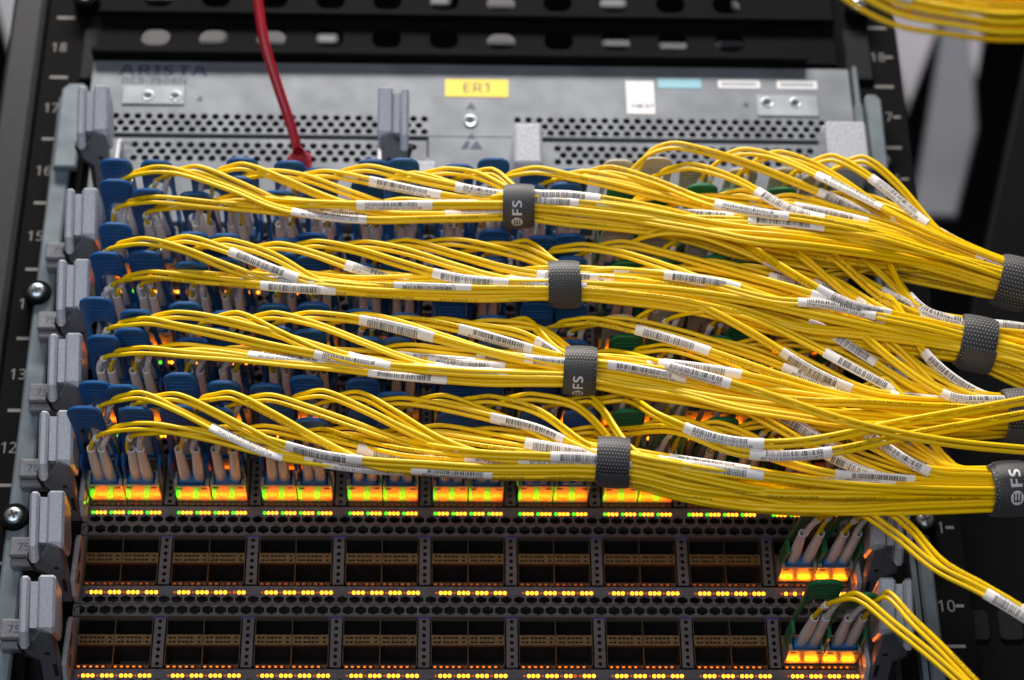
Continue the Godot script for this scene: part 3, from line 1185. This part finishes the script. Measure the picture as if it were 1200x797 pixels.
func strip_light(at: Vector3, wide: float, energy: float, col: Color, to := Vector3(0, 1, 0.7)) -> void:    # light of a group of status lamps, thrown up and forward
	var l := AreaLight3D.new()
	l.name = numbered("status_led_glow")
	l.area_size = Vector2(wide, 0.0016)
	l.area_normalize_energy = true
	l.light_energy = energy
	l.light_color = col
	l.shadow_enabled = true
	l.area_range = 0.3
	l.position = at * MM
	l.basis = Basis.looking_at(to.normalized(), Vector3.BACK)
	add_child(l)


func smooth(p: Array, per := 6) -> PackedVector3Array:
	var out := PackedVector3Array()
	for i in p.size() - 1:
		var a: Vector3 = p[maxi(i - 1, 0)]
		var b: Vector3 = p[i]
		var c: Vector3 = p[i + 1]
		var d: Vector3 = p[mini(i + 2, p.size() - 1)]
		var k := b.distance_to(c)
		var t1 := (c - a) * (k / maxf(b.distance_to(a) + k, 0.01)) if i > 0 else (c - b)
		var t2 := (d - b) * (k / maxf(c.distance_to(d) + k, 0.01)) if i + 2 < p.size() else (c - b)
		for s in per:
			var t := float(s) / per
			out.append(b * (2 * t * t * t - 3 * t * t + 1) + t1 * (t * t * t - 2 * t * t + t) + c * (3 * t * t - 2 * t * t * t) + t2 * (t * t * t - t * t))
	out.append(p[p.size() - 1])
	return out


# the run of each bundle: x, y, z, radius
const SPINES := [
	[[-161, 142.2, 84, 5], [-117, 138.2, 85, 7.5], [-73, 136.0, 86, 9.5], [-29, 135.3, 88, 11.5], [6, 135.0, 89, 11], [41, 134.6, 89, 9.6], [81, 130.2, 90, 11], [125, 125.5, 91, 14], [169, 119.7, 92, 17], [213, 113.3, 91, 18], [256, 104.3, 89, 15], [294, 91.1, 88, 12.0], [328, 79.3, 88, 12.5]],
	[[-158, 98.8, 84, 5], [-114, 95.0, 85, 7.5], [-71, 92.4, 86, 9.5], [-28, 90.0, 88, 11.5], [15, 88.0, 89, 12], [63, 87.2, 90, 10.2], [106, 84.6, 91, 11.5], [144, 80.5, 92, 14], [187, 72.6, 91, 16], [230, 62.9, 90, 14], [269, 55.0, 89, 12.2], [293, 46.8, 88, 15], [321, 35.9, 88, 18]],
	[[-154, 57.7, 84, 5], [-112, 53.0, 85, 7.5], [-69, 48.6, 86, 9.5], [-27, 44.5, 88, 11.5], [19, 40.9, 89, 12], [70, 37.6, 90, 10.4], [112, 30.8, 91, 12.5], [153, 23.6, 92, 15.5], [195, 18.2, 91, 16.5], [237, 15.0, 90, 14.5], [286, 14.7, 88, 12], [318, 14.9, 88, 12.5]],
	[[-150, 9.3, 84, 5], [-109, 2.0, 85, 8], [-67, -3.5, 86, 9.5], [-26, -7.5, 88, 11.5], [23, -10.1, 89, 12], [84, -12.8, 91, 10.4], [117, -20.2, 91, 12.5], [158, -25.3, 92, 14], [199, -26.7, 91, 14], [237, -26.4, 89, 12.5], [274, -25.7, 88, 11.6], [312, -24.1, 88, 12]]]
const MID := [41.0, 63.0, 70.0, 84.0]
const END := [294.0, 269.0, 286.0, 274.0]


func spine(k: int, x: float) -> Array:            # centre and radius of bundle k where it passes x
	var s: Array = SPINES[k]
	if x <= s[0][0]:
		return [Vector3(x, s[0][1], s[0][2]), float(s[0][3])]
	for i in s.size() - 1:
		if x <= s[i + 1][0]:
			var t: float = (x - s[i][0]) / (s[i + 1][0] - s[i][0])
			var e := t * t * (3 - 2 * t)
			return [Vector3(x, lerpf(s[i][1], s[i + 1][1], lerpf(t, e, 0.3)), lerpf(s[i][2], s[i + 1][2], t)), lerpf(s[i][3], s[i + 1][3], e)]
	var z: Array = s[s.size() - 1]
	return [Vector3(x, z[1] + (x - z[0]) * (z[1] - s[s.size() - 2][1]) / (z[0] - s[s.size() - 2][0]), z[2]), float(z[3])]


func packed(count: int) -> Array:                 # places for that many cables in a unit disc
	var out := []
	for i in count:
		var r := sqrt((i + 0.5) / count)
		out.append(Vector2(r, 0).rotated(i * 2.39996))
	return out


func boots() -> Dictionary:
	var d := {}
	var b := MB.new()
	b.box(Vector3(-6.4, -3.2, 6), Vector3(6.4, 3.2, 20.5), 0.6)
	b.box(Vector3(-5.2, -3.5, 10), Vector3(5.2, -3.1, 22.0), 0.4)
	d.plug = b.mesh()
	b = MB.new()
	var prof := PackedVector2Array([Vector2(2.2, 19.5), Vector2(2.85, 20.5), Vector2(2.85, 30)])
	for i in 4:
		var z := 33.0 + i * 3.2
		var r := 2.75 - i * 0.12
		prof.append_array([Vector2(r + 0.06, z), Vector2(r - 0.12, z + 0.9), Vector2(r, z + 1.4)])
	prof.append_array([Vector2(2.15, 52.5), Vector2(2.1, 53.2), Vector2(1.5, 53.3), Vector2(1.4, 50)])
	b.lathe(prof, 14)
	d.boot = b.mesh()
	return d


func cable(at: Vector3, mid: Array, label: String, group: String, kit: Dictionary, lab_at: float, bend: int) -> Node3D:
	# a duplex patch cable; mid holds [centre, half the gap, direction of the gap] from the boots on
	var t := thing("patch_cable", at, label, "patch cable", group)
	part_of("plug", kit.plug, M.clip_blue, t)
	for s in [-1.0, 1.0]:
		var bo := part_of("boot", kit.boot, M.boot, t, Vector3(s * 3.1, 0, 0))
		bo.rotation.y = rng.randf_range(-0.03, 0.03) + 0.02
	var white := -1.0 if rng.randf() < 0.5 else 1.0
	var runs := []
	for s in [-1.0, 1.0]:
		var p := []
		for q in mid:
			p.append(q[0] - at + q[2] * (q[1] * s))
		var run := smooth(p, 6)
		runs.append(run)
		var b := MB.new()
		b.tube(run, 1.14, 10, 113.0, rng.randf_range(0, TAU), rng.randf())
		part("fibre", b, M.yellow if rng.randf() < 0.3 else M.plain_yellow, t)
		var cover := MB.new()
		if s == white:
			cover.tube(run.slice(2, bend * 6 - 5), 1.5, 9, 113.0, 0, 0, true)
			part("white_sleeve", cover, M.sleeve, t)
		var ring := MB.new()
		var at_i := bend * 6 - 6 + (1 if s > 0 else 0)
		ring.tube(run.slice(at_i, at_i + 3), 1.75, 9, 113.0, 0, 0, true)
		part("marker_ring", ring, M.sleeve, t)
	# the printed sleeve round both fibres
	if lab_at > 0:
		var rings := []
		var norms := []
		var us := PackedFloat32Array()
		var vs := PackedFloat32Array()
		var sides := 16
		var pick := rng.randi() % 8
		var dist := 0.0
		for j in sides + 1:
			vs.append((pick + float(j) / sides) / 8.0)
		var b := MB.new()
		var long := 39.0
		var turned := rng.randf() < 0.35
		var a0: PackedVector3Array = runs[0]
		var a1: PackedVector3Array = runs[1]
		var steps := 15
		for st in steps + 1:
			var want := lab_at + long * st / steps
			dist = 0.0
			var i := 1
			while i < a0.size() - 2:
				var d := a0[i].distance_to(a0[i - 1])
				if dist + d >= want:
					break
				dist += d
				i += 1
			var f := clampf((want - dist) / maxf(a0[i].distance_to(a0[i - 1]), 0.01), 0, 1)
			var c0 := a0[i - 1].lerp(a0[i], f)
			var c1 := a1[i - 1].lerp(a1[i], f)
			var tan := (a0[i] - a0[i - 1]).normalized()
			var u := (c1 - c0)
			var half := u.length() / 2
			u = (u - tan * u.dot(tan)).normalized()
			var w := tan.cross(u)
			if w.dot(VIEW) < 0:
				w = -w
				u = -u
			var rg := PackedVector3Array()
			var nr := PackedVector3Array()
			for j in sides + 1:
				var a := TAU * j / sides - PI / 2
				rg.append((c0 + c1) / 2 + u * cos(a) * (half + 1.4) * -1.0 + w * sin(a) * 1.52)
				nr.append(u * cos(a) * -1.62 + w * sin(a) * (half + 1.5))
			rings.append(rg)
			norms.append(nr)
			us.append(1.0 - float(st) / steps if turned else float(st) / steps)
		b.ring_strip(rings, norms, us, vs)
		for e in [0, steps]:
			var rg: PackedVector3Array = rings[e]
			for j in sides:
				b.tri((rg[0] + rg[8]) / 2, rg[j], rg[j + 1])
		part("printed_label", b, M.label, t)
	return t


func cabling() -> void:
	var kit := boots()
	for k in 4:
		var cables := []
		for g in 9:
			for c in 2:
				for row in 2:
					cables.append([g, c, row])
		var left := cables.filter(func(q): return port_at(k + 1, q[0], q[1], 0).x < MID[k] - 26)
		var disc_a := packed(left.size())
		var disc_b := packed(cables.size())
		# early cables lie low and at the back, late ones on top
		disc_a.sort_custom(func(p, q): return p.y * 0.8 + p.x * 0.3 < q.y * 0.8 + q.x * 0.3)
		disc_b.sort_custom(func(p, q): return p.y * 0.8 + p.x * 0.3 < q.y * 0.8 + q.x * 0.3)
		for i in cables.size():
			var q: Array = cables[i]
			var port := port_at(k + 1, q[0], q[1], q[2])
			var za := (73.0 if q[2] == 0 else 66.5) + rng.randf_range(-2, 3)
			var early := i < left.size()
			var ia := clampi(i + rng.randi_range(-3, 3), 0, left.size() - 1)
			var slot_a: Vector2 = disc_a[ia]
			var slot_b: Vector2 = disc_b[clampi(i + rng.randi_range(-4, 4), 0, cables.size() - 1)]
			var rise := rng.randf_range(-2.5, 0.3)
			if q[0] >= 6:
				rise += (rng.randf_range(1, 6) if rng.randf() < 0.82 else rng.randf_range(7, 13)) if q[2] == 0 else rng.randf_range(0, 3)
				za += 8
			var lean := rng.randf_range(-3.0, 5.0)
			var th := rng.randf_range(0.1, 0.65) * (1.0 if rng.randf() < 0.5 else -1.0)
			var mid := []
			mid.append([port + Vector3(0.4, 0, 49), 3.1, Vector3.RIGHT])
			mid.append([port + Vector3(0.8 + lean * 0.4, 0.3, 58), 3.0, Vector3.RIGHT])
			mid.append([port + Vector3(1.6 + lean * 0.8, 0.8, za - 6), 2.8, Vector3(1, 0.1, 0).normalized()])
			mid.append([port + Vector3(4.0 + lean, 1.6 + rise * 0.3, za), 2.4, Vector3(0.86, 0.42, 0.2).normalized()])
			mid.append([port + Vector3(11.0 + lean, 1.2 + rise * 0.8, za + 5), 1.7, Vector3(0.35, 0.85, -0.1).normalized()])
			mid.append([port + Vector3(22.0 + lean, 0.4 + rise, za + 9), 1.5, Vector3(0.05, 0.95, 0.25).normalized()])
			var x := port.x + 42.0 + rng.randf_range(-6, 6)
			var wob := rng.randf_range(0, 10)
			var settle := rng.randf_range(55, 110) if rng.randf() < 0.6 else rng.randf_range(110, 210)
			settle = minf(settle, END[k] - port.x - 48.0)
			var fall := rng.randf_range(0.05, 0.24)
			while x < 372:
				var s := spine(k, x)
				var r: float = s[1] - 2.2
				var mixed := smoothstep(MID[k] + 10, MID[k] + 130, x) if early else 1.0
				var sl := slot_a.lerp(slot_b, mixed)
				sl += Vector2(sin(x * 0.021 + wob), cos(x * 0.017 + wob * 1.7)) * 0.20 * clampf((r - 8) / 4, 0, 1.6)
				var home: Vector3 = s[0] + Vector3(0, sl.y, sl.x * 0.9) * r
				var free := Vector3(x, port.y + 0.4 + rise - (x - port.x - 22) * fall, za + 9 + (x - port.x) * 0.04)
				var w := smoothstep(0, 1, (x - port.x - 20) / settle)
				if early and x > MID[k] - 14:
					w = 1.0
				var c := free.lerp(home, w)
				# gap direction: across the line of sight, turning slowly
				var ang := th + sin(x * 0.012 + wob) * 0.3
				var dir := Vector3(0, cos(ang) * 0.9, 0.45 * cos(ang) + sin(ang) * 0.7).normalized()
				mid.append([c, 1.12 + (0.5 if x - port.x < 70 else 0.0) * rng.randf(), dir])
				x += 25.0
			if k == 2 and q[0] == 5 and q[1] == 1 and q[2] == 1:
				mid = mid.slice(0, 6)
				for w in [Vector3(119, 31, 102), Vector3(155, 17, 106), Vector3(199, -1, 109), Vector3(239, -10, 109), Vector3(279, -14, 108), Vector3(312, -16, 108), Vector3(372, -20, 106)]:
					mid.append([w, 1.3, Vector3(0, 0.88, 0.47)])
			elif k == 3 and q[0] == 5 and q[1] == 1:
				mid = mid.slice(0, 6)
				for w in [Vector3(108, 6, 100), Vector3(138, -8, 104), Vector3(173, -10, 107), Vector3(219, 0, 107), Vector3(283, 13, 107), Vector3(318, 21, 107), Vector3(372, 34, 106)]:
					mid.append([w + Vector3(q[2] * 6, -5.5 * q[2], -1.5 * q[2]), 1.3, Vector3(0, 0.88, 0.47)])
			var lab := 78.0 + rng.randf_range(-8, 75)
			if rng.randf() < 0.12:
				lab += 40
			cable(port, mid, "yellow duplex fibre cable from %s cabled card, %s port row, %s column" % [ROWS[k], "upper" if q[2] == 0 else "lower", NTH[q[0] * 2 + q[1]]], "yellow fibre cables in the four bundles", kit, lab, 3)
	# four more from the two nearly empty cards, going off to the lower right
	for k in [5, 6]:
		for c in 2:
			var port := port_at(k, 8, c, 1)
			var dy: float = port.y
			var pts: Array
			if k == 5:
				pts = [Vector3(port.x + 17 - c * 4, dy - 1.5, 84), Vector3(port.x + 32 - c * 10, dy - 16 + c * 3, 90), Vector3(port.x + 49 - c * 15, dy - 35 + c * 2, 94), Vector3(252 + c, -81 + c * 2, 97), Vector3(270 + c, -94.5 + c * 2, 99), Vector3(300, -118 + c * 2, 100)]
			else:
				pts = [Vector3(port.x + 14 - c * 4, dy - 1 + c, 82), Vector3(port.x + 28 - c * 10, dy - 18 + c * 3, 89), Vector3(port.x + 43 - c * 14, dy - 35 + c * 4, 94), Vector3(247 + c * 3, -136 + c * 2, 98), Vector3(280, -170, 100)]
			var mid := []
			mid.append([port + Vector3(0.8, 0, 49), 3.1, Vector3.RIGHT])
			mid.append([port + Vector3(1.6, 0.2, 57), 3.0, Vector3.RIGHT])
			mid.append([port + Vector3(3.2, 0.6, 66), 2.7, Vector3(1, 0.1, 0).normalized()])
			mid.append([port + Vector3(6.5, 0.8, 75), 2.4, Vector3(0.86, 0.42, 0.2).normalized()])
			for q in pts:
				mid.append([q, 1.5, Vector3(0.3, 0.85, 0.25).normalized()])
			cable(port, mid, "yellow duplex cable from %s nearly empty card, %s plug, drooping to lower right" % ["upper" if k == 5 else "lowest", "left" if c == 0 else "right"], "cables drooping to the lower right", kit, 116.0 + c * 4 if k == 5 else 0.0, 3)
	straps()
	overhead()


func arc_band(b: MB, c: Vector3, ax: Vector3, r: float, wide: float, a0: float, a1: float, thick: float) -> void:
	# part of a band round an axis: outer skin with uv (u round, v across), inner skin and edges
	var n0 := (VIEW - ax * ax.dot(VIEW)).normalized()
	var n1 := ax.cross(n0)
	var k := 40
	var w := 8
	for skin in 2:
		var rings := []
		var norms := []
		var us := PackedFloat32Array()
		var vs := PackedFloat32Array()
		for j in w + 1:
			vs.append(float(j) / w)
		for i in k + 1:
			var f := float(i) / k
			var a := lerpf(a0, a1, f)
			var d := n0 * cos(a) + n1 * sin(a)
			var rg := PackedVector3Array()
			var nr := PackedVector3Array()
			for j in w + 1:
				var y := (float(j) / w - 0.5) * 2
				var bulge := -0.5 * y * y - (0.35 if absf(y) > 0.9 else 0.0)
				rg.append(c + d * (r + (thick + bulge if skin == 0 else bulge - 0.4)) + ax * y * wide * 0.5)
				nr.append((d + ax * y * 0.12) * (1.0 if skin == 0 else -1.0))
			rings.append(rg)
			norms.append(nr)
			us.append(1.0 - f)
		b.ring_strip(rings, norms, us, vs)
		if skin == 0:
			for i in k:
				for e in [0, w]:
					var p: Vector3 = rings[i][e]
					var q: Vector3 = rings[i + 1][e]
					var pi_: Vector3 = p - (n0 * cos(lerpf(a0, a1, float(i) / k)) + n1 * sin(lerpf(a0, a1, float(i) / k))) * thick
					var qi: Vector3 = q - (n0 * cos(lerpf(a0, a1, float(i + 1) / k)) + n1 * sin(lerpf(a0, a1, float(i + 1) / k))) * thick
					if e == 0:
						b.quad(p, q, qi, pi_)
					else:
						b.quad(q, p, pi_, qi)
			for e in [0, k]:
				for j in w:
					var d := n0 * cos(lerpf(a0, a1, float(e) / k)) + n1 * sin(lerpf(a0, a1, float(e) / k))
					var p: Vector3 = rings[e][j]
					var q: Vector3 = rings[e][j + 1]
					if e == 0:
						b.quad(p, q, q - d * thick, p - d * thick)
					else:
						b.quad(q, p, p - d * thick, q - d * thick)


func straps() -> void:
	var row: Array = ROWS
	for k in 4:
		for e in 2:
			var x: float = (MID if e == 0 else END)[k]
			var s := spine(k, x)
			var s2 := spine(k, x + 8)
			var s1 := spine(k, x - 8)
			var ax: Vector3 = (s2[0] - s1[0]).normalized()
			ax = (ax + Vector3(0.05 * (k - 1.5), 0.03, 0.02)).normalized()
			var c: Vector3 = s[0]
			var extra: String = [["with white FS print facing out", "with a rounded flap end below"], ["with its loose rounded end turned under", "plain and tilted"], ["two layers and print at its top", "cut off by the picture edge"], ["plain dark grey", "white FS print at lower end"]][k][e]
			var t := thing("cable_strap", c, "grey woven strap round %s bundle %s, %s" % [row[k], "mid-run" if e == 0 else "at right edge", extra], "cable strap", "straps round the cable bundles")
			var r: float = s[1] + 0.5
			var wide := 15.8 if e == 0 else 17.2
			var b := MB.new()
			arc_band(b, Vector3.ZERO, ax, r, wide, -PI, PI, 1.1)
			part("band", b, M.strap, t)
			b = MB.new()
			var plan: Array = [[-0.75, 1.75, true], [-0.2, 2.4, false], [-0.3, 1.9, true], [0.6, 2.6, false]][k] if e == 0 else [[1.2, 3.0, false], [0.3, 2.6, false], [0.5, 2.8, false], [-1.5, 1.15, true]][k]
			arc_band(b, ax * (1.2 if k % 2 else -1.0), ax, r + 1.15, wide - 1.2, plan[0], plan[1], 1.0)
			part("overlap_flap", b, M.strap_print if plan[2] else M.strap, t)
	

func overhead() -> void:
	# a loose hank of the same cable crossing the upper right corner, nearer to the camera
	for i in 16:
		var f := i / 15.0
		var y := (f - 0.5) * 26.0 + rng.randf_range(-1.5, 1.5)
		var z := 330.0 + rng.randf_range(-9, 9)
		var p := [Vector3(95, 160 + y, z), Vector3(130, 117 + y, z), Vector3(152, 102 + y, z + 2), Vector3(168, 90 + y, z), Vector3(184, 81 + y * 0.95, z - 2), Vector3(204, 74.5 + y * 0.9, z), Vector3(222, 72 + y * 0.85, z), Vector3(245, 72 + y * 0.85, z), Vector3(290, 76 + y, z)]
		for j in p.size():
			p[j] += Vector3(0, rng.randf_range(-1, 1), 0)
		var places := ["lowest", "second lowest", "third lowest", "fourth lowest", "fifth lowest", "sixth lowest", "seventh lowest", "eighth lowest", "eighth highest", "seventh highest", "sixth highest", "fifth highest", "fourth highest", "third highest", "second highest", "highest"]
		var t := thing("overhead_cable", p[2], "blurred yellow fibre cable crossing the upper right corner, %s of its hank" % places[i], "patch cable", "yellow cables hanging across the upper right corner")
		var b := MB.new()
		for j in p.size():
			p[j] -= t.position / MM
		var run := smooth(p, 6)
		b.tube(run, 1.15, 9, 113.0, rng.randf() * TAU, rng.randf())
		part("fibre", b, M.yellow, t)
		if i in [2, 7, 11]:
			b = MB.new()
			var a := 18 + (i * 5) % 9
			b.tube(run.slice(a, a + 7), 1.9, 10, 40, 0, 0, true)
			part("printed_label", b, M.sleeve, t)


func small_things() -> void:
	# red network cable into the left management card
	var t := thing("network_cable", Vector3(-79, 208, 2), "red network cable hanging down into the left management card", "network cable")
	var p := [Vector3(-112, 345, 92), Vector3(-106, 305, 78), Vector3(-102.7, 282, 70), Vector3(-98.4, 258.5, 62), Vector3(-91.1, 238.1, 50), Vector3(-83.6, 220, 37), Vector3(-80.2, 211, 27), Vector3(-79, 208, 16)]
	for i in p.size():
		p[i] -= Vector3(-79, 208, 2)
	var b := MB.new()
	b.tube(smooth(p, 8), 2.9, 14)
	part("jacket", b, M.red, t)
	b = MB.new()
	b.place(Transform3D(Basis(Vector3.RIGHT, 0.1), Vector3(0, 0, 2)))
	b.prism(round_rect(12.5, 10.5, 2.6), 0, 20, 0.8)
	b.lathe(PackedVector2Array([Vector2(5.0, 20), Vector2(4.6, 25), Vector2(3.6, 29), Vector2(2.9, 30)]), 16)
	part("plug_boot", b, M.red, t)
	# labels stuck to the silver panel
	var s := thing("name_sticker", Vector3(21, 274.6, 0.2), "yellow adhesive label reading ER1 on the silver top panel", "sticker")
	b = MB.new()
	b.box(Vector3(-18.6, -6.3, -0.2), Vector3(18.6, 6.3, 0.05))
	part("tape", b, M.sticker, s)
	b = MB.new()
	print_flat(b, "ER1", -7.8, -3.0, 0.12, 6.6, false, 1.25)
	part("lettering", b, M.ink, s)
	s = thing("asset_label", Vector3(117.6, 269.2, 0.2), "white asset label right of centre on the silver top panel", "sticker")
	b = MB.new()
	b.box(Vector3(-8.3, -11.9, -0.2), Vector3(8.3, 11.9, 0.05))
	part("paper", b, M.paper, s)
	b = MB.new()
	print_flat(b, "148-57", -5.6, -7.6, 0.12, 2.6, true, 1.2)
	part("lettering", b, M.ink, s)
	s = thing("teal_label", Vector3(141.4, 279.6, 0.2), "small teal label at the top edge of the silver panel", "sticker")
	b = MB.new()
	b.box(Vector3(-12.8, -3.4, -0.2), Vector3(12.8, 3.4, 0.05))
	part("tape", b, M.teal, s)
	for q in [[176.8, 25.0, "left"], [211.4, 24.0, "right"]]:
		s = thing("white_label", Vector3(q[0], 279.6, 0.2), "%s of two small white labels at the silver panel's upper right" % q[2], "sticker", "small white labels at the upper right")
		b = MB.new()
		b.box(Vector3(-q[1] / 2, -2.9, -0.2), Vector3(q[1] / 2, 2.9, 0.05))
		part("tape", b, M.paper, s)
		b = MB.new()
		b.box(Vector3(-q[1] / 2 + 2, -1.2, 0.05), Vector3(q[1] / 2 - 2, 1.2, 0.12))
		part("print_block", b, M.plate, s)
